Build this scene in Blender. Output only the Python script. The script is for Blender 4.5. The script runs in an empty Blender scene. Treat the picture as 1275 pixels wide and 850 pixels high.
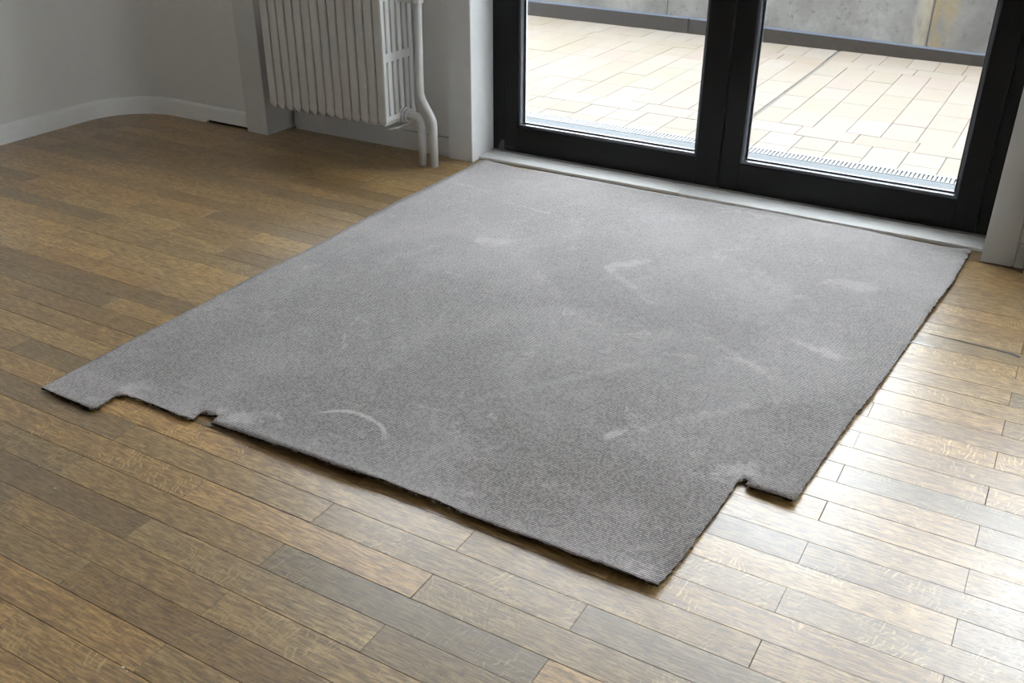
import bpy, bmesh, math, random
from mathutils import Vector, Matrix, noise

random.seed(7)
scene = bpy.context.scene
C = scene.collection

# ------------------------------------------------------------------ camera
cd = bpy.data.cameras.new("camera")
cd.sensor_fit = 'HORIZONTAL'
cd.sensor_width = 36.0
cd.lens = 34.0964
cam = bpy.data.objects.new("camera", cd)
C.objects.link(cam)
R = Matrix(((0.865442763, -0.240149930, 0.439700848),
            (0.500994024, 0.408314126, -0.763075725),
            (0.003716514, 0.880685861, 0.473686185)))
M4 = R.to_4x4()
M4.translation = (0.0, 0.0, 1.33)
cam.matrix_world = M4
scene.camera = cam

# ------------------------------------------------------------------ world / exposure
SKY = 10.0
world = bpy.data.worlds.new("overcast_sky")
scene.world = world
world.use_nodes = True
bg = world.node_tree.nodes["Background"]
bg.inputs[0].default_value = (0.885, 0.945, 1.0, 1)
bg.inputs[1].default_value = SKY
scene.view_settings.view_transform = 'Standard'
scene.view_settings.look = 'None'
scene.view_settings.gamma = 1.0
scene.view_settings.use_curve_mapping = False
scene.view_settings.exposure = 0.08
scene.cycles.max_bounces = 10
scene.cycles.diffuse_bounces = 6
scene.cycles.glossy_bounces = 4
scene.cycles.transparent_max_bounces = 12
scene.cycles.sample_clamp_indirect = 6.0
scene.cycles.use_denoising = True
try:
    scene.cycles.denoising_prefilter = 'ACCURATE'
except Exception:
    pass

# ------------------------------------------------------------------ helpers
WL = {}


def obj(name, bm, mat, parent=None, smooth=False, origin=None):
    """Link a bmesh given in world coordinates as ONE object with a local origin."""
    if origin is None:
        xs = [v.co for v in bm.verts]
        lo = Vector((min(c.x for c in xs), min(c.y for c in xs), min(c.z for c in xs)))
        hi = Vector((max(c.x for c in xs), max(c.y for c in xs), max(c.z for c in xs)))
        origin = Vector(((lo.x + hi.x) / 2, (lo.y + hi.y) / 2, lo.z))
    origin = Vector(origin)
    bmesh.ops.translate(bm, verts=bm.verts, vec=-origin)
    me = bpy.data.meshes.new(name)
    bm.to_mesh(me)
    bm.free()
    if smooth:
        for f in me.polygons:
            f.use_smooth = True
    me.materials.append(mat)
    o = bpy.data.objects.new(name, me)
    C.objects.link(o)
    WL[o] = origin.copy()
    if parent is not None:
        o.parent = parent
        o.location = origin - WL[parent]
    else:
        o.location = origin
    return o


def copy_part(src, parent, shift):
    o = src.copy()
    C.objects.link(o)
    WL[o] = WL[src] + Vector(shift)
    o.parent = parent
    o.location = WL[o] - WL[parent]
    return o


def empty(name, loc):
    o = bpy.data.objects.new(name, None)
    o.empty_display_size = 0.1
    C.objects.link(o)
    o.location = loc
    WL[o] = Vector(loc)
    return o


def tag(o, label=None, cat=None, group=None, kind=None):
    if label:
        o["label"] = label
    if cat:
        o["category"] = cat
    if group:
        o["group"] = group
    if kind:
        o["kind"] = kind
    return o


def box(bm, x0, x1, y0, y1, z0, z1, bev=0.0):
    r = bmesh.ops.create_cube(bm, size=1.0)
    vs = r['verts']
    for v in vs:
        v.co = Vector((x0 + (v.co.x + .5) * (x1 - x0), y0 + (v.co.y + .5) * (y1 - y0), z0 + (v.co.z + .5) * (z1 - z0)))
    if bev > 0:
        es = list({e for v in vs for e in v.link_edges})
        bmesh.ops.bevel(bm, geom=es, offset=bev, segments=1, affect='EDGES', profile=0.5)
    return vs


def bx(*a, **k):
    bm = bmesh.new()
    box(bm, *a, **k)
    return bm


def prism(bm, pts, z0, z1):
    vb = [bm.verts.new((p[0], p[1], z0)) for p in pts]
    vt = [bm.verts.new((p[0], p[1], z1)) for p in pts]
    n = len(pts)
    bm.faces.new(list(reversed(vb)))
    bm.faces.new(vt)
    for i in range(n):
        bm.faces.new((vb[i], vb[(i + 1) % n], vt[(i + 1) % n], vt[i]))
    bmesh.ops.recalc_face_normals(bm, faces=bm.faces)


def tube(bm, pts, rad, seg=16):
    """A round tube swept along a polyline; rad is a number or one value per point."""
    pts = [Vector(p) for p in pts]
    if not hasattr(rad, '__len__'):
        rad = [rad] * len(pts)
    rings = []
    up = None
    for i, p in enumerate(pts):
        a = pts[max(i - 1, 0)]
        b = pts[min(i + 1, len(pts) - 1)]
        t = (b - a).normalized()
        if up is None:
            up = Vector((1, 0, 0)) if abs(t.x) < .8 else Vector((0, 1, 0))
        u = (up - t * up.dot(t)).normalized()
        w = t.cross(u)
        up = u
        rings.append([bm.verts.new(p + (u * math.cos(2 * math.pi * k / seg) + w * math.sin(2 * math.pi * k / seg)) * rad[i]) for k in range(seg)])
    for i in range(len(rings) - 1):
        for k in range(seg):
            bm.faces.new((rings[i][k], rings[i][(k + 1) % seg], rings[i + 1][(k + 1) % seg], rings[i + 1][k]))
    bm.faces.new(list(reversed(rings[0])))
    bm.faces.new(rings[-1])
    bmesh.ops.recalc_face_normals(bm, faces=bm.faces)


def arc(c, r, a0, a1, n):
    return [(c[0] + r * math.cos(a0 + (a1 - a0) * i / n), c[1] + r * math.sin(a0 + (a1 - a0) * i / n)) for i in range(n + 1)]


# ------------------------------------------------------------------ materials
class NT:
    def __init__(self, name):
        self.m = bpy.data.materials.new(name)
        self.m.use_nodes = True
        self.t = self.m.node_tree
        self.b = self.t.nodes["Principled BSDF"]
        self.out = self.t.nodes["Material Output"]

    def n(self, typ, **kw):
        nd = self.t.nodes.new(typ)
        ins = kw.pop('ins', {})
        for k, v in kw.items():
            setattr(nd, k, v)
        for k, v in ins.items():
            if hasattr(v, 'is_output'):
                self.t.links.new(v, nd.inputs[k])
            else:
                nd.inputs[k].default_value = v
        return nd

    def math(self, op, a, b=0.0, clamp=False):
        nd = self.n('ShaderNodeMath', operation=op, use_clamp=clamp, ins={0: a, 1: b})
        return nd.outputs[0]

    def vmath(self, op, a, b):
        nd = self.n('ShaderNodeVectorMath', operation=op, ins={0: a, 1: b})
        return nd.outputs[1] if op in ('DISTANCE', 'LENGTH') else nd.outputs[0]

    def ramp(self, f, stops, interp='LINEAR'):
        nd = self.n('ShaderNodeValToRGB', ins={0: f})
        cr = nd.color_ramp
        cr.interpolation = interp
        while len(cr.elements) < len(stops):
            cr.elements.new(0.5)
        for e, (p, c) in zip(cr.elements, stops):
            e.position = p
            e.color = c if len(c) == 4 else (c[0], c[1], c[2], 1)
        return nd.outputs[0]

    def smooth(self, f, a, b, lo=0.0, hi=1.0):
        nd = self.n('ShaderNodeMapRange', interpolation_type='SMOOTHSTEP', ins={0: f, 1: a, 2: b, 3: lo, 4: hi})
        return nd.outputs[0]

    def mix(self, fac, a, b, mode='MIX'):
        nd = self.n('ShaderNodeMix', data_type='RGBA', blend_type=mode)
        for k, v in ((0, fac), (6, a), (7, b)):
            if hasattr(v, 'is_output'):
                self.t.links.new(v, nd.inputs[k])
            elif k == 0:
                nd.inputs[k].default_value = v
            else:
                nd.inputs[k].default_value = (v[0], v[1], v[2], 1)
        return nd.outputs[2]

    def noise(self, vec, scale, detail=3, rough=.55, dist=0.0):
        nd = self.n('ShaderNodeTexNoise', ins={'Vector': vec, 'Scale': scale, 'Detail': detail, 'Roughness': rough, 'Distortion': dist})
        return nd.outputs[0]

    def set(self, **kw):
        for k, v in kw.items():
            k = k.replace('_', ' ')
            if hasattr(v, 'is_output'):
                self.t.links.new(v, self.b.inputs[k])
            else:
                self.b.inputs[k].default_value = v

    def bump(self, h, strength=.3, dist=.002):
        nd = self.n('ShaderNodeBump', ins={'Height': h, 'Strength': strength, 'Distance': dist})
        self.t.links.new(nd.outputs[0], self.b.inputs['Normal'])

    def obj(self):
        return self.n('ShaderNodeTexCoord').outputs['Object']


def m_wood():
    a = NT("oak_plank")
    info = a.n('ShaderNodeObjectInfo')
    rnd = info.outputs['Random']
    co = a.obj()
    off = a.n('ShaderNodeCombineXYZ', ins={0: a.math('MULTIPLY', rnd, 37.3), 1: a.math('MULTIPLY', rnd, 91.7), 2: a.math('MULTIPLY', rnd, 13.1)}).outputs[0]
    p = a.vmath('ADD', co, off)

    def stretched(sx, sy, det, ro, rz=0.0):
        return a.noise(a.n('ShaderNodeMapping', ins={0: p, 2: (0, 0, rz), 3: (sx, sy, 9)}).outputs[0], 1.0, det, ro)
    grain = stretched(26, 215, 2, .55)
    streak = stretched(2.2, 60, 4, .65)
    pores = stretched(70, 430, 1, .5)
    blot = stretched(5, 16, 4, .65)
    base = a.ramp(grain, [(.34, (.150, .078, .018)), (.5, (.305, .176, .052)), (.66, (.470, .298, .108))])
    base = a.mix(a.smooth(streak, .50, .74, 0, .42), base, (.120, .060, .014))
    base = a.mix(a.smooth(streak, .46, .26, 0, .28), base, (.460, .285, .090))
    base = a.mix(a.smooth(blot, .46, .72, 0, .30), base, (.165, .090, .026))
    base = a.mix(a.smooth(pores, .60, .70, 0, .70), base, (.055, .032, .013))
    # medullary ray flecks: short curved pale strokes across the grain, in drifts
    rk = a.math('FRACT', a.math('MULTIPLY', rnd, 7.77))
    rot = a.n('ShaderNodeCombineXYZ', ins={2: a.math('ADD', a.math('MULTIPLY', rnd, 1.5), -.75)}).outputs[0]
    warp = a.n('ShaderNodeTexNoise', ins={'Vector': p, 'Scale': 17.0, 'Detail': 2.0}).outputs[1]
    wp = a.vmath('ADD', p, a.vmath('MULTIPLY', a.vmath('SUBTRACT', warp, (.5, .5, .5)), (.055, .055, 0)))
    fm = a.n('ShaderNodeMapping', ins={0: wp, 2: rot}).outputs[0]
    wv = a.n('ShaderNodeTexWave', wave_type='BANDS', bands_direction='X', wave_profile='SIN',
             ins={'Vector': fm, 'Scale': 27.0, 'Distortion': 2.2, 'Detail': 2.0, 'Detail Scale': 3.0, 'Detail Roughness': .55}).outputs[1]
    msk = a.noise(p, 7.0, 3, .55)
    brk = a.noise(a.n('ShaderNodeMapping', ins={0: p, 2: rot, 3: (1, .55, 1)}).outputs[0], 70.0, 2, .5)
    fl = a.math('MULTIPLY', a.smooth(wv, .76, .93), a.smooth(msk, .42, .60))
    fl = a.math('MULTIPLY', fl, a.smooth(brk, .46, .58))
    fl = a.math('MULTIPLY', fl, a.smooth(rk, .25, .8, .15, .9))
    base = a.mix(fl, base, (.590, .430, .175))
    # specks of paint and old scratches
    spk = a.noise(p, 330, 1, .5)
    base = a.mix(a.smooth(spk, .76, .80, 0, .55), base, (.55, .52, .45))
    base = a.mix(a.smooth(a.noise(p, 150, 2, .6), .69, .75, 0, .55), base, (.055, .036, .02))
    sc = stretched(5, 260, 1, .5, .55)
    base = a.mix(a.smooth(sc, .70, .76, 0, .22), base, (.45, .38, .27))
    col = a.mix(1.0, base, info.outputs['Color'], 'MULTIPLY')
    a.set(Base_Color=col)
    rg = a.math('ADD', a.math('MULTIPLY', grain, .08), .31)
    rg = a.math('ADD', rg, a.smooth(pores, .52, .72, 0, .10))
    rg = a.math('ADD', rg, a.smooth(blot, .4, .7, 0, .05))
    a.set(Roughness=rg, IOR=FLOOR_IOR)
    h = a.math('ADD', a.math('MULTIPLY', grain, .7), a.math('MULTIPLY', a.smooth(pores, .5, .7), -.7))
    a.bump(h, .12, .0009)
    return a.m


FLOOR_IOR = 2.5


def m_plain(name, col, rough=.5, var=.04, bump=.0, ior=1.5, metal=0.0, scale=14):
    a = NT(name)
    co = a.obj()
    n1 = a.noise(co, scale, 4, .6)
    c0 = tuple(c * (1 - var) for c in col)
    c1 = tuple(min(1, c * (1 + var)) for c in col)
    a.set(Base_Color=a.ramp(n1, [(.3, c0), (.7, c1)]), Roughness=rough, IOR=ior, Metallic=metal)
    if bump:
        a.bump(a.noise(co, 160, 3, .6), bump, .001)
    return a.m


def m_white_worn(name, col, rough=.4):
    """Old white gloss paint with scuffs near the floor, chips and grime."""
    a = NT(name)
    co = a.obj()
    n1 = a.noise(co, 9, 5, .65)
    n2 = a.noise(co, 130, 2, .6)
    c = a.ramp(n1, [(.3, tuple(x * .93 for x in col)), (.7, col)])
    chip = a.smooth(n2, .70, .76, 0, .6)
    c = a.mix(chip, c, (.16, .14, .12))
    a.set(Base_Color=c, Roughness=rough)
    a.bump(a.noise(co, 60, 3, .5), .06, .002)
    return a.m


def m_carpet():
    a = NT("grey_carpet_weave")
    geo = a.obj()
    sep = a.n('ShaderNodeSeparateXYZ', ins={0: geo})
    x, y = sep.outputs[0], sep.outputs[1]
    PX, PY = .0046, .0060
    yy = a.math('ADD', y, a.math('MULTIPLY', a.noise(geo, 6, 3, .6), .010))
    xx = a.math('ADD', x, a.math('MULTIPLY', a.noise(geo, 55, 2, .5), .0022))
    u = a.math('DIVIDE', xx, PX)
    v = a.math('DIVIDE', yy, PY)
    cell = a.n('ShaderNodeCombineXYZ', ins={0: a.math('FLOOR', u), 1: a.math('FLOOR', v)}).outputs[0]
    wn = a.n('ShaderNodeTexWhiteNoise', noise_dimensions='2D', ins={'Vector': cell}).outputs[0]
    fu = a.math('SUBTRACT', a.math('FRACT', u), .5)
    fv = a.math('SUBTRACT', a.math('FRACT', v), .5)
    rows = a.smooth(a.math('ABSOLUTE', fv), .48, .16)
    cols = a.smooth(a.math('ABSOLUTE', fu), .55, .15)
    loops = a.math('MULTIPLY', rows, a.n('ShaderNodeMath', operation='MULTIPLY_ADD', ins={0: cols, 1: .55, 2: .45}).outputs[0])
    fib = a.noise(geo, 520, 3, .75)
    spk = a.noise(geo, 190, 3, .6)
    tuft = a.math('MULTIPLY', loops, a.smooth(fib, .15, .85, .45, 1.2))
    tuft = a.math('MULTIPLY', tuft, a.n('ShaderNodeMapRange', ins={0: wn, 1: 0, 2: 1, 3: .45, 4: 1.25}).outputs[0])
    wear = a.noise(geo, 2.2, 4, .6)
    wear2 = a.noise(geo, 13, 5, .7)
    col = a.ramp(tuft, [(.02, (.028, .021, .017)), (.30, (.140, .121, .112)), (.85, (.435, .390, .375))])
    pale = (.66, .610, .600)
    f = a.math('ADD', a.smooth(wear, .42, .62, 0, .24), a.smooth(wear2, .50, .78, 0, .26))
    # pile lightened towards the doors, door light put into the colour
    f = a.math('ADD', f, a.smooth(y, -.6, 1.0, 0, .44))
    f = a.math('ADD', f, a.smooth(spk, .60, .74, 0, .55))
    smn = a.noise(geo, 24, 5, .75)
    for (sx_, sy_, ang, L, Wd, k) in SMUDGE:
        mp = a.n('ShaderNodeMapping', vector_type='TEXTURE', ins={0: geo, 1: (sx_ - CX, sy_ - CY, 0), 2: (0, 0, math.radians(ang)), 3: (L, Wd, 10)}).outputs[0]
        d = a.vmath('LENGTH', mp, (0, 0, 0))
        d = a.math('ADD', d, a.math('MULTIPLY', a.math('SUBTRACT', smn, .5), 4.2))
        f = a.math('ADD', f, a.smooth(d, 1.05, .1, 0, k * 1.15))
    # curved scuff near the front edge
    mp = a.n('ShaderNodeMapping', vector_type='TEXTURE', ins={0: geo, 1: (-1.352 - CX, 1.468 - CY, 0), 2: (0, 0, 0), 3: (1, 1, 1)}).outputs[0]
    s3 = a.n('ShaderNodeSeparateXYZ', ins={0: mp})
    rad = a.math('SQRT', a.math('ADD', a.math('POWER', s3.outputs[0], 2.0), a.math('POWER', s3.outputs[1], 2.0)))
    rr = a.math('ABSOLUTE', a.math('SUBTRACT', rad, a.math('ADD', .130, a.math('MULTIPLY', a.math('SUBTRACT', smn, .5), .03))))
    band = a.math('MULTIPLY', a.smooth(rr, .011, .001), a.smooth(s3.outputs[1], .055, .11))
    f = a.math('ADD', f, a.math('MULTIPLY', band, .95))
    # fine pale creases and the dusty cut edge
    vein = a.smooth(a.math('ABSOLUTE', a.math('SUBTRACT', a.noise(geo, 3.4, 4, .6, .6), .5)), .012, .0)
    f = a.math('ADD', f, a.math('MULTIPLY', vein, a.smooth(a.noise(geo, 5.5, 2, .5), .50, .66, 0, .45)))
    f = a.math('ADD', f, a.smooth(y, -.975, -1.045, 0, .22))
    f = a.math('MINIMUM', f, .92)
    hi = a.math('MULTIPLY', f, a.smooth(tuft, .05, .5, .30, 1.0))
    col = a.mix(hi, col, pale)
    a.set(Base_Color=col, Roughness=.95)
    a.b.inputs['Specular IOR Level'].default_value = .15
    a.b.inputs['Sheen Weight'].default_value = .5
    a.b.inputs['Sheen Roughness'].default_value = .6
    h = a.math('ADD', tuft, a.math('MULTIPLY', fib, .5))
    a.bump(h, .8, .0022)
    return a.m


CX, CY = -1.19, 2.43
SMUDGE = [(-1.658, 2.746, 20, .10, .05, .5), (-1.176, 2.785, 60, .11, .035, .45), (-1.10, 2.66, -35, .20, .02, .25),
          (-.771, 1.841, 60, .05, .016, .6), (-.74, 1.90, -10, .05, .012, .4), (-.799, 1.58, 10, .10, .02, .3),
          (-.438, 2.523, -8, .10, .025, .5), (-.605, 2.355, -30, .16, .02, .35), (-.795, 2.296, 15, .09, .02, .3),
          (-1.205, 1.714, 10, .08, .012, .35), (-.473, 3.014, 10, .12, .05, .35), (-.931, 3.48, 0, .10, .03, .35),
          (-1.60, 1.44, 20, .12, .035, .6), (-.46, 1.86, 50, .07, .04, .6), (-1.95, 1.40, 30, .09, .04, .4),
          (-2.1, 3.2, -5, .16, .012, .45), (-1.7, 3.1, -8, .22, .010, .35), (-.60, 2.05, 50, .2, .02, .25),
          (-1.0, 2.0, 55, .3, .018, .22), (-.7, 2.9, -30, .28, .05, .2), (-1.85, 2.5, 70, .16, .03, .2)]


OUTK = 1.25     # common albedo scale of the terrace surfaces


def oc(*c):
    return tuple(x * OUTK for x in c)


def m_tile():
    a = NT("terrace_tile")
    info = a.n('ShaderNodeObjectInfo')
    rnd = info.outputs['Random']
    co = a.vmath('ADD', a.obj(), a.n('ShaderNodeCombineXYZ', ins={0: a.math('MULTIPLY', rnd, 50.0)}).outputs[0])
    c = a.ramp(rnd, [(0, (0.136, 0.111, 0.088)), (.25, (0.145, 0.128, 0.105)), (.5, (0.134, 0.116, 0.088)), (.75, (0.151, 0.134, 0.117)), (1, (0.141, 0.111, 0.095))])
    n1 = a.noise(co, 12, 4, .6)
    c = a.mix(a.smooth(n1, .35, .75, 0, .4), c, (0.136, 0.128, 0.109))
    c = a.mix(a.smooth(a.noise(co, 240, 2, .5), .66, .74, 0, .25), c, (.10, .09, .075))
    a.set(Base_Color=a.mix(1.0, c, (OUTK * 1.04, OUTK * 1.01, OUTK * .975), 'MULTIPLY'), Roughness=.7)
    a.bump(a.noise(co, 90, 3, .6), .15, .001)
    return a.m


def m_concrete():
    a = NT("stained_concrete")
    g = a.n('ShaderNodeNewGeometry').outputs['Position']
    n1 = a.noise(g, 3.0, 6, .65)
    n2 = a.noise(g, 17, 5, .72)
    n3 = a.noise(g, 38, 3, .65)
    c = a.ramp(n1, [(.3, (.055, .055, .053)), (.5, (.088, .088, .087)), (.7, (.135, .136, .138))])
    c = a.mix(a.smooth(n2, .5, .75, 0, .5), c, (.050, .051, .051))
    c = a.mix(a.smooth(n3, .58, .66, 0, .65), c, (.03, .03, .03))
    c = a.mix(a.smooth(a.noise(g, 55, 3, .6), .62, .72, 0, .5), c, (.15, .15, .15))
    s = a.n('ShaderNodeSeparateXYZ', ins={0: g})
    dx = a.math('SUBTRACT', s.outputs[0], -.835)
    stretch = a.noise(a.n('ShaderNodeMapping', ins={0: g, 3: (16, 1, 4)}).outputs[0], 1.0, 5, .7)
    rust = a.math('MULTIPLY', a.smooth(a.math('ABSOLUTE', dx), .16, .02), a.smooth(stretch, .36, .58))
    c = a.mix(a.math('MULTIPLY', rust, .8), c, (.125, .094, .040))
    wht = a.math('MULTIPLY', a.smooth(a.math('ABSOLUTE', a.math('SUBTRACT', s.outputs[0], -.93)), .07, .02), a.smooth(stretch, .40, .60))
    c = a.mix(a.math('MULTIPLY', wht, .6), c, (.18, .17, .15))
    a.set(Base_Color=a.mix(1.0, c, (OUTK * 1.04, OUTK * 1.0, OUTK * .95), 'MULTIPLY'), Roughness=.9)
    a.bump(n2, .25, .004)
    return a.m


def m_glass():
    a = NT("window_glass")
    t = a.t
    t.nodes.remove(a.b)
    tr = a.n('ShaderNodeBsdfTransparent', ins={0: (.95, .955, .955, 1)})
    gl = a.n('ShaderNodeBsdfGlossy', ins={0: (1, 1, 1, 1), 'Roughness': .0})
    bf = a.n('ShaderNodeNewGeometry').outputs['Backfacing']
    ior = a.n('ShaderNodeMapRange', ins={0: bf, 1: 0, 2: 1, 3: 1.45, 4: 1 / 1.45}).outputs[0]
    fr = a.n('ShaderNodeFresnel', ins={0: ior})
    mx = a.n('ShaderNodeMixShader', ins={0: fr.outputs[0]})
    t.links.new(tr.outputs[0], mx.inputs[1])
    t.links.new(gl.outputs[0], mx.inputs[2])
    t.links.new(mx.outputs[0], a.out.inputs[0])
    return a.m


MW = m_wood()
M_WALL = m_plain("white_wall_paint", (.66, .655, .635), .55, .015, .05)
M_CEIL = m_plain("ceiling_paint", (.60, .60, .59), .7, .01)
M_TRIM = m_white_worn("white_trim_paint", (.58, .58, .565), .35)
M_TRIM_LIT = m_white_worn("lit_white_paint", (.66, .66, .655), .35)  # lighter copy of the trim paint, door light put into its colour
M_BASE = m_white_worn("white_baseboard_paint", (.80, .80, .79), .35)
M_POST = m_white_worn("shaded_white_paint", (.44, .44, .425), .45)  # white paint darkened to stand in for shade around the right post
M_RAD = m_white_worn("radiator_enamel", (.54, .535, .515), .32)
M_BLACK = m_plain("black_coated_metal", (.0055, .0056, .0060), .42, .06, .02, 1.30)
M_RUB = m_plain("black_rubber_seal", (.012, .012, .013), .55, .05)
M_BEAD = m_plain("grey_glazing_bead", (.090, .100, .118), .12, .05, 0, 1.6)
M_SPACER = m_plain("white_spacer_bar", (.70, .71, .72), .4, .03)
M_PLATE = m_plain("grey_plate", (.075, .075, .08), .5, .05)
M_SILL = m_white_worn("stone_threshold", (.80, .795, .78), .25)
M_ALU = m_plain("dull_aluminium", (.22, .21, .19), .45, .06)
M_PUTTY = m_plain("white_putty", (.62, .62, .60), .6, .06)
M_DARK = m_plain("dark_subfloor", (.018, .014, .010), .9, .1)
M_MORTAR = m_plain("terrace_joint", oc(.085, .078, .068), .9, .1, .1)
M_GREYJ = m_plain("grey_sealant_and_gap", oc(.065, .068, .075), .8, .15, .1)
M_ZINC = m_plain("weathered_zinc", oc(.045, .055, .062), .5, .08, .02)
M_GRATE = m_plain("white_drain_grate", oc(.20, .205, .215), .5, .04)
M_FLASH = m_plain("dark_flashing", oc(.0098, .0080, .0068), .6, .25, .05, 1.45, 0, 18)
M_FLASHTOP = m_plain("blue_grey_flashing_lip", oc(.048, .058, .078), .5, .1)
M_CARPET = m_carpet()
M_BACKING = m_plain("brown_carpet_backing", (.045, .030, .018), .95, .3, .3, 1.4, 0, 90)
M_FRAY = m_plain("frayed_jute", (.33, .30, .25), .95, .2)
M_TILE = m_tile()
M_CONC = m_concrete()
M_GLASS = m_glass()

# ------------------------------------------------------------------ setting: shell
YD = 3.685      # front plane of the door leaves
ZC = 2.75


def struct(o, label, cat):
    return tag(o, label, cat, None, 'structure')


# left wall with its rounded corner, up to the flat panel strip beside the radiator
inner = [(-4.235, -3.2)] + arc((-3.925, 3.07), .31, math.pi, math.pi / 2, 14) + [(-3.39, 3.375)]
outer = [(-3.39, 3.78), (-4.42, 3.78), (-4.42, -3.2)]
bm = bmesh.new()
prism(bm, inner + outer, 0, ZC)
wl = obj("wall_left", bm, M_WALL)
struct(wl, "white plaster wall at left with a rounded corner", "wall")
for f in wl.data.polygons:
    f.use_smooth = abs(f.normal.z) < .5
try:
    wl.data.set_sharp_from_angle(angle=math.radians(25))
except Exception:
    pass

# baseboard that follows the rounded corner
path = [(-4.235, -3.2), (-4.235, 0.5), (-4.235, 2.2)] + arc((-3.925, 3.07), .31, math.pi, math.pi / 2, 18) + [(-3.70, 3.378), (-3.685, 3.378), (-3.402, 3.375)]
prof = [(0, 0), (.016, 0), (.016, .068), (.0145, .076), (.010, .082), (.004, .085), (0, .086)]
bm = bmesh.new()
rings = []
for i, p in enumerate(path):
    a = Vector(path[max(i - 1, 0)])
    b = Vector(path[min(i + 1, len(path) - 1)])
    t = (b - a).normalized()
    nrm = Vector((t.y, -t.x))
    lift = .015 if i >= len(path) - 2 else 0.0
    rings.append([bm.verts.new((p[0] + nrm.x * d, p[1] + nrm.y * d, (z + lift if z < .05 else z))) for d, z in prof])
for i in range(len(rings) - 1):
    for k in range(len(prof) - 1):
        bm.faces.new((rings[i][k], rings[i][k + 1], rings[i + 1][k + 1], rings[i + 1][k]))
bm.faces.new(rings[0])
bm.faces.new(list(reversed(rings[-1])))
bmesh.ops.recalc_face_normals(bm, faces=bm.faces)
bl = obj("baseboard_left", bm, M_BASE, smooth=True)
try:
    bl.data.set_sharp_from_angle(angle=math.radians(40))
except Exception:
    pass
obj('gap_shade', bx(-3.688, -3.405, 3.3725, 3.3745, 0, .016), M_DARK, bl)  # dark strip standing in for the shade under the raised baseboard
struct(bl, "white rounded-top baseboard bending round the left corner", "baseboard")

# other walls
bm = bmesh.new()
box(bm, 2.6, 2.75, -3.2, 3.78, 2.45, ZC)
box(bm, 2.6, 2.75, -3.2, 3.78, 0, .30)
box(bm, 2.6, 2.75, -3.2, 2.20, .30, 2.45)
box(bm, 2.6, 2.75, 3.10, 3.78, .30, 2.45)
struct(obj("wall_right", bm, M_WALL), "white wall with a tall added window on the right side of the room", "wall")
struct(obj("wall_front", bx(-4.42, 2.75, -3.35, -3.2, 0, ZC), M_WALL), "white plain wall behind the camera", "wall")
struct(obj("ceiling", bx(-4.42, 2.75, -3.35, 3.95, ZC, ZC + .15), M_CEIL), "white flat ceiling", "ceiling")

# window wall: recess behind the radiator, aprons, lintels
bm = bmesh.new()
box(bm, -3.40, -2.33, 3.535, 3.78, 0, .86)           # recess masonry
box(bm, -3.275, -2.335, 3.512, 3.536, .0895, .86)    # recess panel above the skirting
struct(obj("wall_back", bm, M_WALL), "white recess wall behind the radiator", "wall")
struct(obj("wall_back_top", bx(-4.42, 2.75, 3.55, 3.78, 2.42, ZC), M_WALL), "white wall band above the glass doors", "wall")
bm = bmesh.new()
box(bm, -.06, 2.75, 3.475, 3.78, 0, .86)             # apron right of the door
box(bm, 2.50, 2.75, 3.475, 3.78, .86, 2.42)          # wall right of the unseen added side window
struct(obj("wall_back_right", bm, M_WALL), "white wall right of the glass doors", "wall")

# flat strip left of the radiator, splayed pilaster, right pilaster
struct(obj("trim_1", bx(-3.404, -3.272, 3.345, 3.79, 0, 2.42, bev=.002), M_TRIM), "white flat upright post left of the radiator", "post")
bm = bmesh.new()
prism(bm, [(-2.342, 3.496), (-2.222, 3.496), (-2.2195, 3.4985), (-2.2275, YD), (-2.2275, 3.79), (-2.342, 3.79)], 0, 2.42)
struct(obj("trim_2", bm, M_TRIM_LIT), "white upright post between the radiator recess and the black door", "post")
struct(obj("trim_3", bx(-.140, -.040, 3.452, 3.79, .003, 2.42, bev=.002), M_POST), "white upright post right of the black door", "post")
bm = bmesh.new()
box(bm, -3.238, -2.3455, 3.505, 3.53, 0, .0865, bev=.0015)
struct(obj("baseboard_back", bm, M_TRIM), "white skirting board low in the radiator recess", "baseboard")
struct(obj("baseboard_right", bx(-.035, -.006, 3.457, 3.49, .002, .084, bev=.0015), M_POST), "short white skirting piece right of the right post", "baseboard")
struct(obj("trim_4", bx(-.003, .11, 3.42, 3.48, 0, .86, bev=.002), M_POST), "white upright board at the right edge beside the skirting piece", "post")


# ------------------------------------------------------------------ windows beside the door (unseen above the picture, added to light the room)
def window(name, x0, x1, z0, z1, label):
    w = empty(name, ((x0 + x1) / 2, 3.70, z0))
    struct(w, label, "window")
    bm = bmesh.new()
    f = .06
    box(bm, x0, x1, 3.68, 3.74, z0, z0 + f)
    box(bm, x0, x1, 3.68, 3.74, z1 - f, z1)
    box(bm, x0, x0 + f, 3.68, 3.74, z0 + f, z1 - f)
    box(bm, x1 - f, x1, 3.68, 3.74, z0 + f, z1 - f)
    obj("window_frame", bm, M_BLACK, w)
    obj("pane", bx(x0 + f - .005, x1 - f + .005, 3.708, 3.714, z0 + f - .005, z1 - f + .005), M_GLASS, w)
    obj("added_window_sill", bx(x0 - .0, x1 + .0, 3.50, 3.70, z0 - .03, z0), M_TRIM, w)
    return w


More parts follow.
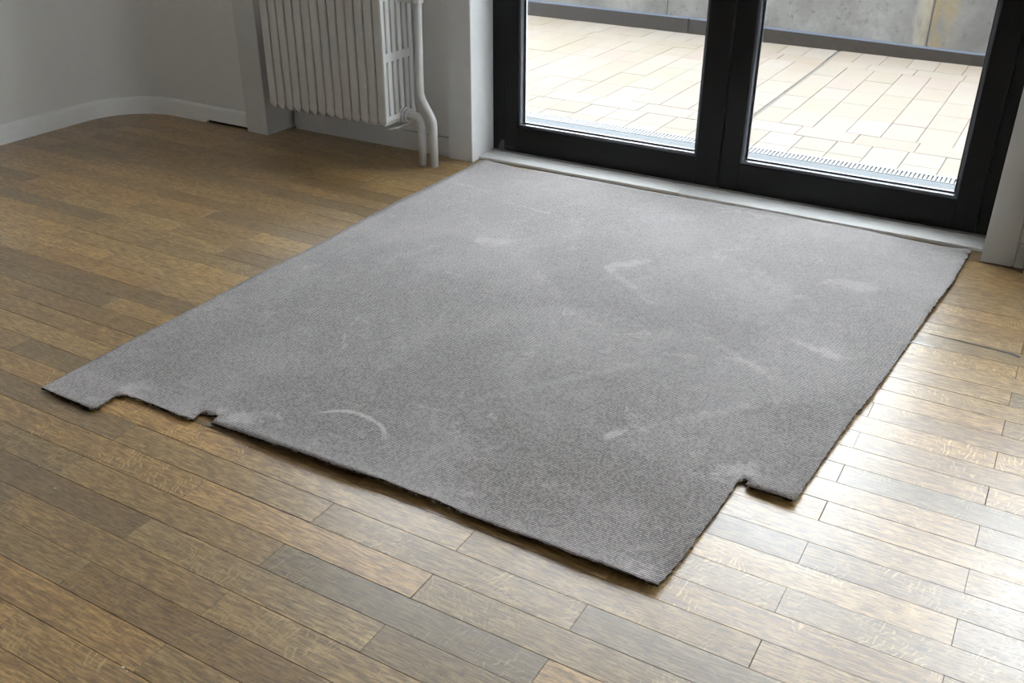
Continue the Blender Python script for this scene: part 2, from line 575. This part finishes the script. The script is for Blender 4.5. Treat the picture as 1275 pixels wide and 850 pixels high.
w3 = empty("fill_window", (2.68, 2.65, .30))  # unseen window, added as fill light from the right
struct(w3, "unseen black framed window added in the right wall to light the room", "window")
bm = bmesh.new()
for (ya, yb, za, zb_) in ((2.20, 3.10, .30, .36), (2.20, 3.10, 2.39, 2.45), (2.20, 2.26, .36, 2.39), (3.04, 3.10, .36, 2.39)):
    box(bm, 2.65, 2.71, ya, yb, za, zb_)
obj("window_frame", bm, M_BLACK, w3)
obj("pane", bx(2.677, 2.683, 2.255, 3.045, .355, 2.395), M_GLASS, w3)  # pane of the added fill window

window("unseen_window_1", -3.27, -2.345, .89, 2.42, "unseen black framed window above the radiator")
window("unseen_window_2", .0, 2.50, .89, 2.42, "unseen black framed window right of the glass door")

# ------------------------------------------------------------------ glass doors
xo, xg1, xm, xg2, xr_ = -2.227, -2.163, -1.164, -.193, -.141
fr = empty("trim_5", ((xo + xr_) / 2, YD, 0))
struct(fr, "black metal frame around the pair of glass doors", "door frame")
obj("jamb", bx(xo + .0005, xg1 - .003, YD + .002, YD + .10, .012, 2.40, bev=.0015), M_BLACK, fr)
obj("jamb", bx(xg2 + .003, xr_ + .0, YD + .002, YD + .10, .012, 2.40, bev=.0015), M_BLACK, fr)
obj("rebate", bx(xo + .003, xg1 + .022, YD + .072, YD + .0985, .013, 2.40), M_BLACK, fr)
obj("rebate", bx(xg2 - .022, xr_ - .002, YD + .072, YD + .0985, .013, 2.40), M_BLACK, fr)
obj("head", bx(xo + .0005, xr_, YD + .002, YD + .10, 2.363, 2.419, bev=.0015), M_BLACK, fr)
bm = bmesh.new()
prism(bm, [(-2.203, .013), (-2.166, .0125), (-2.166, .057), (-2.176, .062), (-2.182, .060)], 0, .003)
bmesh.ops.rotate(bm, verts=bm.verts, cent=(0, 0, 0), matrix=Matrix.Rotation(math.pi / 2, 3, 'X'))
bmesh.ops.translate(bm, verts=bm.verts, vec=(0, YD - .001, 0))
tag(obj("corner_plate", bm, M_PLATE, fr), "small grey triangular plate at the foot of the jamb")


def leaf(name, x0, x1, sl, sr, label):
    """One door leaf from x0 to x1 with stile widths sl and sr."""
    d = empty(name, ((x0 + x1) / 2, YD + .03, .014))
    struct(d, label, "door")
    z0, z1, zb = .0135, 2.360, .137
    y0, y1 = YD, YD + .068
    obj("bottom_rail", bx(x0 + sl, x1 - sr, y0, y1, z0, zb - .010), M_BLACK, d)
    obj("top_rail", bx(x0 + sl, x1 - sr, y0, y1, z1 - .10, z1), M_BLACK, d)
    obj("stile", bx(x0, x0 + sl, y0, y1, z0, z1, bev=.0015), M_BLACK, d)
    obj("stile", bx(x1 - sr, x1, y0, y1, z0, z1, bev=.0015), M_BLACK, d)
    gx0, gx1 = x0 + sl, x1 - sr
    yg = y0 + .042
    # glazing beads, set a little back, with a black gasket against the glass
    obj("glazing_bead", bx(gx0, gx1, y0 + .007, yg - .004, zb - .010, zb + .002, bev=.002), M_BEAD, d)
    obj("glazing_bead", bx(gx0, gx0 + .012, y0 + .007, yg - .004, zb + .002, z1 - .10, bev=.002), M_BEAD, d)
    obj("glazing_bead", bx(gx1 - .012, gx1, y0 + .007, yg - .004, zb + .002, z1 - .10, bev=.002), M_BEAD, d)
    bm = bmesh.new()
    box(bm, gx0 + .012, gx1 - .012, yg - .008, yg - .0005, zb + .002, zb + .0065, bev=.0015)
    box(bm, gx0 + .012, gx0 + .019, yg - .008, yg - .0005, zb + .0065, z1 - .10, bev=.002)
    box(bm, gx1 - .019, gx1 - .012, yg - .008, yg - .0005, zb + .0065, z1 - .10, bev=.002)
    obj("gasket", bm, M_RUB, d)
    bm = bmesh.new()
    box(bm, gx0 + .001, gx1 - .001, yg + .006, yg + .016, zb - .006, zb + .004)
    box(bm, gx0 + .001, gx0 + .013, yg + .006, yg + .016, zb + .004, z1 - .10)
    box(bm, gx1 - .013, gx1 - .001, yg + .006, yg + .016, zb + .004, z1 - .10)
    obj("glass_spacer", bm, M_SPACER, d)
    obj("pane", bx(gx0 + .0005, gx1 - .0005, yg, yg + .0055, zb - .009, z1 - .1005), M_GLASS, d)
    obj("pane", bx(gx0 + .0005, gx1 - .0005, yg + .0165, yg + .022, zb - .009, z1 - .1005), M_GLASS, d)
    return d


d1 = leaf("door_1", xg1, xm - .002, .062, .100, "left black framed glass door leaf, nearer the radiator")
obj("astragal", bx(xm - .024, xm + .020, YD + .0685, YD + .080, .0135, 2.36), M_BLACK, d1)
obj("hinge_slot", bx(xg1 + .004, xg1 + .040, YD - .0015, YD + .001, .030, .037), M_RUB, d1)
leaf("door_2", xm + .002, xg2, .079, .079, "right black framed glass door leaf, beside the right post")

# threshold
th = empty("trim_6", (-1.18, 3.6, 0))
struct(th, "white stone threshold strip under the black doors", "threshold")
obj("sill_board", bx(-2.222, -1.28, 3.552, 3.668, 0, .0125, bev=.0015), M_SILL, th)
obj("sill_board", bx(-1.2785, -.141, 3.548, 3.668, 0, .0125, bev=.0015), M_SILL, th)
obj("metal_strip", bx(-2.226, -.145, 3.664, 3.695, .0, .0150, bev=.001), M_ALU, th)

# ------------------------------------------------------------------ oak floor
Y0, PW, PL = 1.21296, .0798, .6225
OUT = [(-2.162,1.276),(-1.965,1.272),(-1.958,1.285),(-1.966,1.349),(-1.945,1.367),(-1.897,1.368),(-1.848,1.369),(-1.777,1.365),(-1.714,1.366),(-1.707,1.369),(-1.713,1.393),(-1.709,1.412),(-1.690,1.406),(-1.666,1.415),(-1.657,1.380),(-1.623,1.383),(-1.455,1.379),(-1.431,1.382),(-1.261,1.384),(-1.131,1.395),(-1.088,1.393),(-0.997,1.398),(-0.913,1.389),(-0.755,1.390),(-0.642,1.387),(-0.471,1.394),(-0.462,1.510),(-0.454,1.644),(-0.449,1.791),(-0.448,1.814),(-0.441,1.822),(-0.428,1.819),(-0.427,1.804),(-0.413,1.797),(-0.324,1.796),(-0.317,1.803),(-0.311,1.838),(-0.309,1.902),(-0.305,1.939),(-0.301,2.021),(-0.279,2.251),(-0.265,2.356),(-0.254,2.483),(-0.237,2.713),(-0.222,2.909),(-0.193,3.203),(-0.179,3.519),(-0.187,3.528),(-0.293,3.515),(-0.416,3.523),(-0.543,3.530),(-0.595,3.533),(-0.693,3.526),(-0.853,3.537),(-1.084,3.529),(-1.363,3.518),(-1.607,3.525),(-1.847,3.521),(-1.993,3.504),(-2.170,3.532),(-2.184,3.510),(-2.197,2.934),(-2.184,2.432),(-2.181,2.041),(-2.176,1.827),(-2.177,1.574),(-2.172,1.434)]
TONE = [(-2.53,19,0.55),(-2.62,21,0.60),(-0.96,-2,0.62),(-2.98,7,0.60),(-2.66,7,0.66),(-3.40,12,0.70),(-2.55,6,0.68),(-1.29,-5,0.72),(-0.39,2,0.62),(-0.48,0,0.72),(-0.11,2,0.78),(-0.12,11,0.80),(-3.66,19,0.70),(-1.59,-5,0.95),(-1.24,-4,0.95),(-0.98,-3,1.10),(-1.31,0,1.00),(-0.92,1,1.15),(-0.34,2,1.05),(-0.22,3,0.90),(-2.47,3,1.15),(-2.90,9,1.20),(-2.30,11,1.20),(-2.53,10,1.05),(-0.12,21,0.85),(-0.05,19,0.80),(-2.51,11,0.80),(-1.47,-7,1.10),(-0.85,-4,1.05)]
fl = obj("floor", bx(-4.42, 2.75, -3.35, 3.80, -.12, -.016), M_DARK)
struct(fl, "worn oak plank floor in staggered rows", "floor")


def plank_bm(bm, x0, x1, y0, y1, tilt=0.0, dz=0.0):
    g = .0006
    vs = box(bm, x0 + g, x1 - g, y0 + g, y1 - g, -.0155, 0.0)
    top = [v for v in bm.verts if v.co.z > -.001 and x0 <= v.co.x <= x1 and y0 <= v.co.y <= y1]
    return vs


def add_plank(bm, x0, x1, y0, y1, tx, ty, dz):
    """A board with an eased top edge: 5 visible faces and 4 small chamfers."""
    g, c = random.choice((.0003, .0004, .0005, .0009)), .0004
    zc, xm_, ym_ = 0.0, (x0 + x1) / 2, (y0 + y1) / 2

    def V(x, y, z):
        return bm.verts.new((x, y, z + dz + (x - xm_) * tx + (y - ym_) * ty))
    lo = [V(x, y, -.0150) for x, y in ((x0 + g, y0 + g), (x1 - g, y0 + g), (x1 - g, y1 - g), (x0 + g, y1 - g))]
    mi = [V(x, y, -c) for x, y in ((x0 + g, y0 + g), (x1 - g, y0 + g), (x1 - g, y1 - g), (x0 + g, y1 - g))]
    e = g + c * .6
    hi = [V(x, y, 0) for x, y in ((x0 + e, y0 + e), (x1 - e, y0 + e), (x1 - e, y1 - e), (x0 + e, y1 - e))]
    for A, B in ((lo, mi), (mi, hi)):
        for k in range(4):
            bm.faces.new((A[k], A[(k + 1) % 4], B[(k + 1) % 4], B[k]))
    bm.faces.new(hi)


def under_carpet(x0, x1, y0, y1):
    return x0 > -2.15 and x1 < -.50 and y0 > 1.45 and y1 < 3.47


rest = bmesh.new()
n_pl = 0
for r in range(-55, 30):
    y0 = Y0 + r * PW
    y1 = y0 + PW
    y1 = min(y1, 3.549)
    if y1 - y0 < .01:
        continue
    off = .049 if r % 2 == 0 else -.2555
    k0 = math.ceil((off - 2.6) / PL)
    for k in range(-6, 12):
        x1 = off - k * PL
        x0 = x1 - PL
        x0, x1 = max(x0, -4.40), min(x1, 2.6)
        if x1 - x0 < .03:
            continue
        cx_ = (x0 + x1) / 2
        t = min(1.28, max(.60, random.gauss(.96, .17)))
        for (tx_, tr, tv) in TONE:
            if tr == r and x0 <= tx_ <= x1:
                t = tv
        tl = (random.gauss(0, .0004), random.gauss(0, .0020), random.uniform(-.0003, 0))
        # what the frame can show
        vis = y1 > .50 and -4.4 < cx_ and x0 < .72 and (x0 < .36 or y0 > 1.3) and (cx_ > -1.75 - max(0, y1 - .5) * 1.25)
        if under_carpet(x0, x1, y0, y1):
            add_plank(rest, x0, x1, y0, y1, 0, 0, -.0006)
            continue
        if not vis:
            add_plank(rest, x0, x1, y0, y1, 0, 0, 0)
            continue
        # notch round the radiator recess / wall corner is simply covered by the walls
        bm = bmesh.new()
        add_plank(bm, x0, x1, y0, y1, *tl)
        o = obj("plank", bm, MW, fl)
        w = random.uniform(-.10, .09)
        o.color = (t * (1 + w * .6), t, t * (1 - w), 1)
        n_pl += 1
o = obj("plank_field", rest, MW, fl)
o["kind"] = "stuff"
print("planks", n_pl)
# old putty in an opened joint near the right post, and drips of white paint
bm = bmesh.new()
prism(bm, [(-.262, 2.722), (-.170, 2.727), (-.172, 2.7315), (-.225, 2.735), (-.262, 2.738)], -.004, .0006)
tag(obj("joint_strip", bm, M_PUTTY, fl), "white putty wedge in an opened joint at the carpet edge")
bm = bmesh.new()
prism(bm, [(-.200, 2.8075), (-.08, 2.800), (.02, 2.794), (.047, 2.782), (.049, 2.792), (.028, 2.801), (-.08, 2.8055), (-.200, 2.8095)], -.004, .0006)
tag(obj("joint_strip", bm, M_GREYJ, fl), "dark grey strip drawn for an open joint near the right post")  # gap between boards shown as a flat strip, its darkness painted in
for (px_, py_, pr) in ((-1.772, 1.016, .0030), (-1.877, 1.054, .0018), (-1.475, .719, .0020), (-1.218, .733, .0028), (-1.204, .730, .0016)):
    bm = bmesh.new()
    n_ = 9
    prism(bm, [(px_ + pr * random.uniform(.7, 1.2) * math.cos(2 * math.pi * k / n_) * 1.3, py_ + pr * random.uniform(.7, 1.2) * math.sin(2 * math.pi * k / n_)) for k in range(n_)], -.001, .0012)
    obj("paint_fleck", bm, M_PUTTY, fl)

# ------------------------------------------------------------------ carpet


def densify(P, step=.012, jit=.0011):
    Q = []
    n = len(P)
    for i in range(n):
        a, b = Vector(P[i]), Vector(P[(i + 1) % n])
        m = max(1, int((b - a).length / step))
        for k in range(m):
            t = k / m
            q = a.lerp(b, t)
            if k:
                q += Vector((random.gauss(0, jit), random.gauss(0, jit)))
            Q.append(q)
    return Q


def carpet_z(x, y):
    z = .0092
    z += .0022 * noise.noise(Vector((x * 2.3, y * 2.3, 1.7))) + .0010 * noise.noise(Vector((x * 7, y * 7, 4.2)))

    def sst(v, a, b):
        t = min(1, max(0, (v - a) / (b - a)))
        return t * t * (3 - 2 * t)
    # the cut front edge curls up off the boards
    d = max(0, y - 1.385)
    fx = sst(x, -1.66, -1.45) * (1 - .35 * sst(x, -.60, -.47))
    z += (.0105 + .002 * math.sin(x * 9)) * math.exp(-(d / .055) ** 1.4) * fx
    # left tab, flatter
    if x < -1.66:
        z += .003 * math.exp(-(max(0, y - 1.27) / .05) ** 1.5)
    # right tab and right edge, wavy
    e = max(0, -.20 - .155 * max(0, (3.519 - y)) / 2.0 - x)
    z += (.0035 + .0025 * math.sin(y * 8.5 + 1)) * math.exp(-(e / .035) ** 1.5)
    z += .006 * math.exp(-((x + .37) / .07) ** 2 - ((y - 1.80) / .035) ** 2)
    return z


poly = densify(OUT)
bm = bmesh.new()
vs = [bm.verts.new((q.x, q.y, 0)) for q in poly]
bm.faces.new(vs)
for axis, lo, hi, st in ((0, -2.19, -.17, .030), (1, 1.28, 3.53, .030)):
    v = lo
    while v < hi:
        pl = Vector((v, 0, 0)) if axis == 0 else Vector((0, v, 0))
        nn = Vector((1, 0, 0)) if axis == 0 else Vector((0, 1, 0))
        geom = bm.verts[:] + bm.edges[:] + bm.faces[:]
        bmesh.ops.bisect_plane(bm, geom=geom, dist=1e-6, plane_co=pl, plane_no=nn)
        v += st
bmesh.ops.triangulate(bm, faces=[f for f in bm.faces if len(f.verts) > 4])
bmesh.ops.recalc_face_normals(bm, faces=bm.faces)
if bm.faces[:][0].normal.z < 0:
    bmesh.ops.reverse_faces(bm, faces=bm.faces)
top = bm.faces[:]
for v in bm.verts:
    v.co.z = carpet_z(v.co.x, v.co.y)
# backing: the same sheet 6.5 mm lower, with a ragged brown side wall
back = bmesh.new()
bound = [e for e in bm.edges if len(e.link_faces) == 1]
m = {}
TH = .0066


def low(v):
    if v not in m:
        j = Vector((random.gauss(0, .0009), random.gauss(0, .0009), 0))
        m[v] = back.verts.new((v.co.x + j.x, v.co.y + j.y, max(.0006, v.co.z - TH)))
    return m[v]


m2 = {}


def hi_(v):
    if v not in m2:
        m2[v] = back.verts.new((v.co.x, v.co.y, v.co.z - .0012))
    return m2[v]


for e in bound:
    a, b = e.verts
    back.faces.new((low(a), low(b), hi_(b), hi_(a)))
for f in bm.faces:
    back.faces.new([low(v) for v in reversed(f.verts)])
bmesh.ops.recalc_face_normals(back, faces=back.faces)
# thin rolled lip of the pile
ext = bmesh.ops.extrude_edge_only(bm, edges=bound)
for v in [g for g in ext['geom'] if isinstance(g, bmesh.types.BMVert)]:
    v.co.z -= .0016
cp = empty("carpet", (CX, CY, 0))
tag(cp, "worn grey ribbed carpet remnant with notched ragged edges lying before the glass doors", "carpet")
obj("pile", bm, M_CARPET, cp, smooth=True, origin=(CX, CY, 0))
tag(obj("backing", back, M_BACKING, cp), "dark brown jute backing seen along the cut edges")


def fray(pts, n, L, name="frayed_edge"):
    bm = bmesh.new()
    for i in range(n):
        k = random.randrange(len(pts) - 1)
        a, b = Vector(pts[k]), Vector(pts[k + 1])
        p = a.lerp(b, random.random())
        ang = random.uniform(0, 2 * math.pi)
        l = random.uniform(.4, 1) * L
        z = carpet_z(p.x, p.y)
        q = [Vector((p.x, p.y, z - .003)), Vector((p.x + math.cos(ang) * l * .5, p.y + math.sin(ang) * l * .5, z + random.uniform(-.003, .002))),
             Vector((p.x + math.cos(ang + .6) * l, p.y + math.sin(ang + .6) * l, max(.001, z + random.uniform(-.007, .002))))]
        tube(bm, q, random.uniform(.0004, .0009), 4)
    o = obj(name, bm, M_FRAY, cp)
    o["kind"] = "stuff"
    return o


fray([(-1.975, 1.275), (-1.958, 1.285), (-1.966, 1.349), (-1.945, 1.367), (-1.90, 1.368)], 60, .010)
fray([(-1.714, 1.366), (-1.707, 1.369), (-1.713, 1.393), (-1.709, 1.412), (-1.690, 1.406), (-1.666, 1.415)], 60, .010)
fray([(-.449, 1.80), (-.441, 1.822), (-.428, 1.819), (-.42, 1.80)], 30, .009)
fray([(-.330, 1.795), (-.317, 1.80), (-.312, 1.83)], 30, .012)
fray([(-1.607, 3.525), (-1.847, 3.521), (-1.993, 3.504)], 26, .012)
fray([(-.466, 1.50), (-.460, 1.52)], 10, .010)
fray([(-1.90, 1.368), (-1.777, 1.365), (-1.714, 1.366)], 24, .008)
fray([(-.301, 2.021), (-.279, 2.251), (-.265, 2.356), (-.254, 2.483)], 40, .007)
fray([(-1.45, 1.379), (-1.261, 1.384), (-1.088, 1.393), (-.913, 1.389)], 40, .007)

# ------------------------------------------------------------------ radiator
RX, RY0, RY1, RZ0, RZ1 = -2.471, 3.220, 3.440, .186, .730
PIT = .0466
rad = empty("radiator", (RX - .32, 3.33, 0))
tag(rad, "white cast iron column radiator with pipes, hung in the recess left of the doors", "radiator")


def column_bm(bm, xc, hw, y0, y1, z0, z1):
    """Upright rounded bar."""
    ym_, hy = (y0 + y1) / 2, (y1 - y0) / 2
    n = 12
    prof = []
    for k in range(n):
        a = 2 * math.pi * (k + .5) / n
        ca, sa = math.cos(a), math.sin(a)
        prof.append((hw * math.copysign(abs(ca) ** .45, ca), hy * math.copysign(abs(sa) ** .45, sa)))
    rings = []
    for z, s in ((z0, .90), (z0 + .004, 1), (z1 - .004, 1), (z1, .90)):
        rings.append([bm.verts.new((xc + p[0] * s, ym_ + p[1] * s, z)) for p in prof])
    for i in range(3):
        for k in range(n):
            bm.faces.new((rings[i][k], rings[i][(k + 1) % n], rings[i + 1][(k + 1) % n], rings[i + 1][k]))
    bm.faces.new(list(reversed(rings[0])))
    bm.faces.new(rings[-1])


def section_bm(xc):
    bm = bmesh.new()
    hw = .0211
    cw, n = .0300, 6
    gap = (RY1 - RY0 - n * cw) / (n - 1)
    for i in range(n):
        a = RY0 + i * (cw + gap)
        column_bm(bm, xc, hw if i in (0, n - 1) else hw * .93, a, a + cw, RZ0 + .012, RZ1 - .012)
    # bottom and top headers, keel-shaped underneath, and the middle tie
    for (za, zb_, sgn) in ((RZ0, RZ0 + .040, 1), (RZ1, RZ1 - .040, -1)):
        kx = hw * 1.02
        pts = [(kx * .35, za), (kx * .98, za + sgn * .020), (kx * .98, zb_), (-kx * .98, zb_), (-kx * .98, za + sgn * .020), (-kx * .35, za)]
        ya = [bm.verts.new((xc + p[0], RY0 + .002 + (.006 if j in (0, 5) else 0), p[1])) for j, p in enumerate(pts)]
        yb = [bm.verts.new((xc + p[0], RY1 - .002, p[1])) for p in pts]
        bm.faces.new(ya)
        bm.faces.new(list(reversed(yb)))
        for k in range(6):
            bm.faces.new((ya[k], yb[k], yb[(k + 1) % 6], ya[(k + 1) % 6]))
    box(bm, xc - hw * .92, xc + hw * .92, RY0 + .006, RY1 - .006, .446, .484, bev=.003)
    # hubs between neighbours
    for z in (RZ0 + .036, RZ1 - .036):
        tube(bm, [(xc - PIT / 2, 3.345, z), (xc + .0205, 3.345, z)], .026, 14)
    bmesh.ops.recalc_face_normals(bm, faces=bm.faces)
    return bm


sec0 = obj("section", section_bm(RX - .0205), M_RAD, rad)
for i in range(1, 14):
    copy_part(sec0, rad, (-i * PIT, 0, 0))
# raised rim of the end section
bm = bmesh.new()
xe = RX + .0012
box(bm, xe - .006, xe, RY0 + .003, RY0 + .016, RZ0 + .012, RZ1 - .012, bev=.0018)
obj("end_rim", bm, M_RAD, rad)
# brackets to the wall
for xb in (RX - .10, RX - .55):
    obj("wall_bracket", bx(xb - .012, xb + .012, RY1 - .02, 3.5115, .620, .645), M_RAD, rad)
# plate hanging under the end section
bm = bmesh.new()
tube(bm, [(RX - .012, 3.25, .178), (RX - .006, 3.30, .168), (RX - .002, 3.36, .170), (RX, 3.42, .180)], [.012, .019, .017, .012], 10)
for v in bm.verts:
    v.co.z = .176 + (v.co.z - .176) * .22 - .006
obj("drip_plate", bm, M_RAD, rad)
# lower valve, elbow and the short pipe
PY_, Z_H = 3.357, .208
valve = bmesh.new()
tube(valve, [(RX - .004, PY_, Z_H), (RX + .006, PY_, Z_H), (RX + .0065, PY_, Z_H), (RX + .022, PY_, Z_H), (RX + .0225, PY_, Z_H), (RX + .040, PY_, Z_H)],
     [.036, .036, .029, .029, .022, .022], 8)
obj("valve_nut", valve, M_RAD, rad)
el = bmesh.new()
ex = -2.386
pts = [(RX + .036, PY_, Z_H), (ex - .026, PY_, Z_H)] + [(ex - .026 + .026 * math.sin(t), PY_, Z_H - .026 + .026 * math.cos(t)) for t in [math.pi / 2 * k / 8 for k in range(1, 9)]] + [(ex, PY_, Z_H - .034)]
tube(el, pts, [.019] * len(pts), 18)
tube(el, [(ex, PY_, Z_H - .030), (ex, PY_, Z_H - .044)], .0215, 18)
obj("elbow", el, M_RAD, rad, smooth=False)
p1 = bmesh.new()
tube(p1, [(ex, PY_, Z_H - .042), (ex, PY_, .0)], .0172, 20)
obj("pipe", p1, M_RAD, rad, smooth=True)
# the tall pipe with its offset bend
x2, y2 = -2.331, 3.364
xt = -2.393
pts = [(x2, y2, 0), (x2, y2, .18)]
for k in range(1, 13):
    t = k / 12
    s = t * t * (3 - 2 * t)
    pts.append((x2 + (xt - x2) * s, y2, .18 + .135 * t))
pts += [(xt, y2, .36), (xt + .006, y2, .685)]
p2 = bmesh.new()
tube(p2, pts, .0176, 20)
obj("pipe", p2, M_RAD, rad, smooth=True)
un = bmesh.new()
tube(un, [(xt + .006, y2, .676), (xt + .006, y2, .700)], .024, 8)
tube(un, [(xt + .012, y2, .694), (RX - .002, PY_, .694)], .020, 14)
obj("union_nut", un, M_RAD, rad)
for px_, nm in ((ex, 0), (x2, 1)):
    pass

# ------------------------------------------------------------------ terrace outside
ter = empty("terrace", (-1.8, 5.3, -.03))
struct(ter, "pale tiled terrace outside the glass doors", "terrace")
obj("mortar_bed", bx(-7.5, 4.0, 3.80, 6.90, -.15, -.006), M_MORTAR, ter)


def skew(x, y):
    s = .008 + (.035 - .008) * (y - 4.3) / 2.4
    return y + s * max(-.0, (-.6 - x))


tile_rest = bmesh.new()
n_t = 0


def tile(x0, x1, y0, y1, vis):
    global n_t
    g = .0014
    bm = bmesh.new() if vis else tile_rest
    dz = random.uniform(-.0012, .0012)
    lo = [bm.verts.new((x, skew(x, y), -.008)) for x, y in ((x0 + g, y0 + g), (x1 - g, y0 + g), (x1 - g, y1 - g), (x0 + g, y1 - g))]
    h = g + .0015
    mi = [bm.verts.new((x, skew(x, y), -.0015 + dz)) for x, y in ((x0 + g, y0 + g), (x1 - g, y0 + g), (x1 - g, y1 - g), (x0 + g, y1 - g))]
    hi = [bm.verts.new((x, skew(x, y), dz)) for x, y in ((x0 + h, y0 + h), (x1 - h, y0 + h), (x1 - h, y1 - h), (x0 + h, y1 - h))]
    for A, B in ((lo, mi), (mi, hi)):
        for k in range(4):
            bm.faces.new((A[k], A[(k + 1) % 4], B[(k + 1) % 4], B[k]))
    bm.faces.new(hi)
    if vis:
        obj("tile", bm, M_TILE, ter)
        n_t += 1


def tile_row(y0, y1, off, pitch, xa=-7.4, xb=3.9):
    k = math.floor((xa - off) / pitch) + 1
    while off + k * pitch < xb:
        x0 = off + k * pitch
        x1 = x0 + pitch
        yc = (y0 + y1) / 2
        vis = (-.62 * yc - .02 < x0 + pitch) and x0 < -.03 * yc + .1 and x0 > -4.6
        if abs(x0 - (-1.4145)) < .02:
            x0 += .020
        tile(x0, x1, y0, y1, vis)
        k += 1


tile_row(4.347, 4.445, -.424, .1617)
tile_row(4.445, 4.645, -.424, .1617)
tile_row(4.645, 4.812, -.566, .2765)
fy = [4.812, 5.097, 5.381, 5.665, 5.950, 6.232]
for i in range(5):
    tile_row(fy[i], fy[i + 1], -.4235, .1627)
tile_row(6.232, 6.398, -.576, .2765)
tile_row(6.398, 6.700, -.602, .1617)
o = obj("tile_field", tile_rest, M_TILE, ter)
o["kind"] = "stuff"
print("tiles", n_t)
tag(obj("expansion_joint", bx(-1.431, -1.407, 4.812, 6.72, -.006, -.0015), M_GREYJ, ter), "wide grey sealed joint across the tiles")
tag(obj("outer_sill", bx(-7.4, 3.9, 3.79, 4.263, -.02, .001), M_ZINC, ter), "blue grey metal strip outside the door")

dr = empty("drain_grate", (-1.2, 4.29, 0))
tag(dr, "white slotted drain grate along the foot of the glass doors outside", "drain")
bm = bmesh.new()
xa, xb = -3.2, .4
box(bm, xa, xb, 4.337, 4.347, -.012, .003)
box(bm, xa, xb, 4.2635, 4.268, -.012, .003)
obj("grate_frame", bm, M_GRATE, dr)
bm = bmesh.new()
x = xa
while x < xb:
    box(bm, x, x + .0105, 4.268, 4.337, -.006, .002)
    x += .0180
o = obj("grate_bar", bm, M_GRATE, dr)
o["kind"] = "stuff"
obj("channel", bx(xa, xb, 4.268, 4.337, -.035, -.03), M_GREYJ, dr)

# concrete parapet and its dark flashing
cw = empty("concrete_wall", (-1.8, 6.85, 0))
struct(cw, "stained grey concrete parapet wall beyond the terrace", "wall")


def wall_seg(x0, x1):
    bm = bmesh.new()
    ya, yb = skew(x0, 6.73), skew(x1, 6.73)
    prism(bm, [(x0, ya), (x1, yb), (x1, yb + .25), (x0, ya + .25)], -.1, .96)
    return obj("panel", bm, M_CONC, cw)


wall_seg(-7.5, -2.655)
wall_seg(-2.650, -.884)
wall_seg(-.872, 1.6)
wall_seg(1.61, 4.0)
obj("joint_strip", bx(-.90, -.86, 6.745, 6.90, -.1, .95), M_GREYJ, cw)


def flash(x0, x1, h0, h1):
    bm = bmesh.new()
    ya, yb = skew(x0, 6.705), skew(x1, 6.705)
    vs = []
    for (x, y, h) in ((x0, ya, h0), (x1, yb, h1)):
        vs.append([bm.verts.new(c) for c in ((x, y, -.006), (x, y, h), (x, y + .0235, h), (x, y + .0235, -.006))])
    for k in range(4):
        bm.faces.new((vs[0][k], vs[1][k], vs[1][(k + 1) % 4], vs[0][(k + 1) % 4]))
    bm.faces.new(vs[0])
    bm.faces.new(list(reversed(vs[1])))
    bmesh.ops.recalc_face_normals(bm, faces=bm.faces)
    f = obj("flashing", bm, M_FLASH, cw)
    bm = bmesh.new()
    vs = []
    for (x, y, h) in ((x0, ya, h0), (x1, yb, h1)):
        vs.append([bm.verts.new(c) for c in ((x, y - .001, h), (x, y + .0, h + .002), (x, y + .0235, h + .010), (x, y + .0235, h))])
    for k in range(4):
        bm.faces.new((vs[0][k], vs[1][k], vs[1][(k + 1) % 4], vs[0][(k + 1) % 4]))
    bm.faces.new(vs[0])
    bm.faces.new(list(reversed(vs[1])))
    bmesh.ops.recalc_face_normals(bm, faces=bm.faces)
    obj("flashing_lip", bm, M_FLASHTOP, f)
    return f


flash(-7.4, -2.477, .110, .097)
flash(-2.473, -.6, .097, .066)
flash(-.599, 3.9, .066, .05)
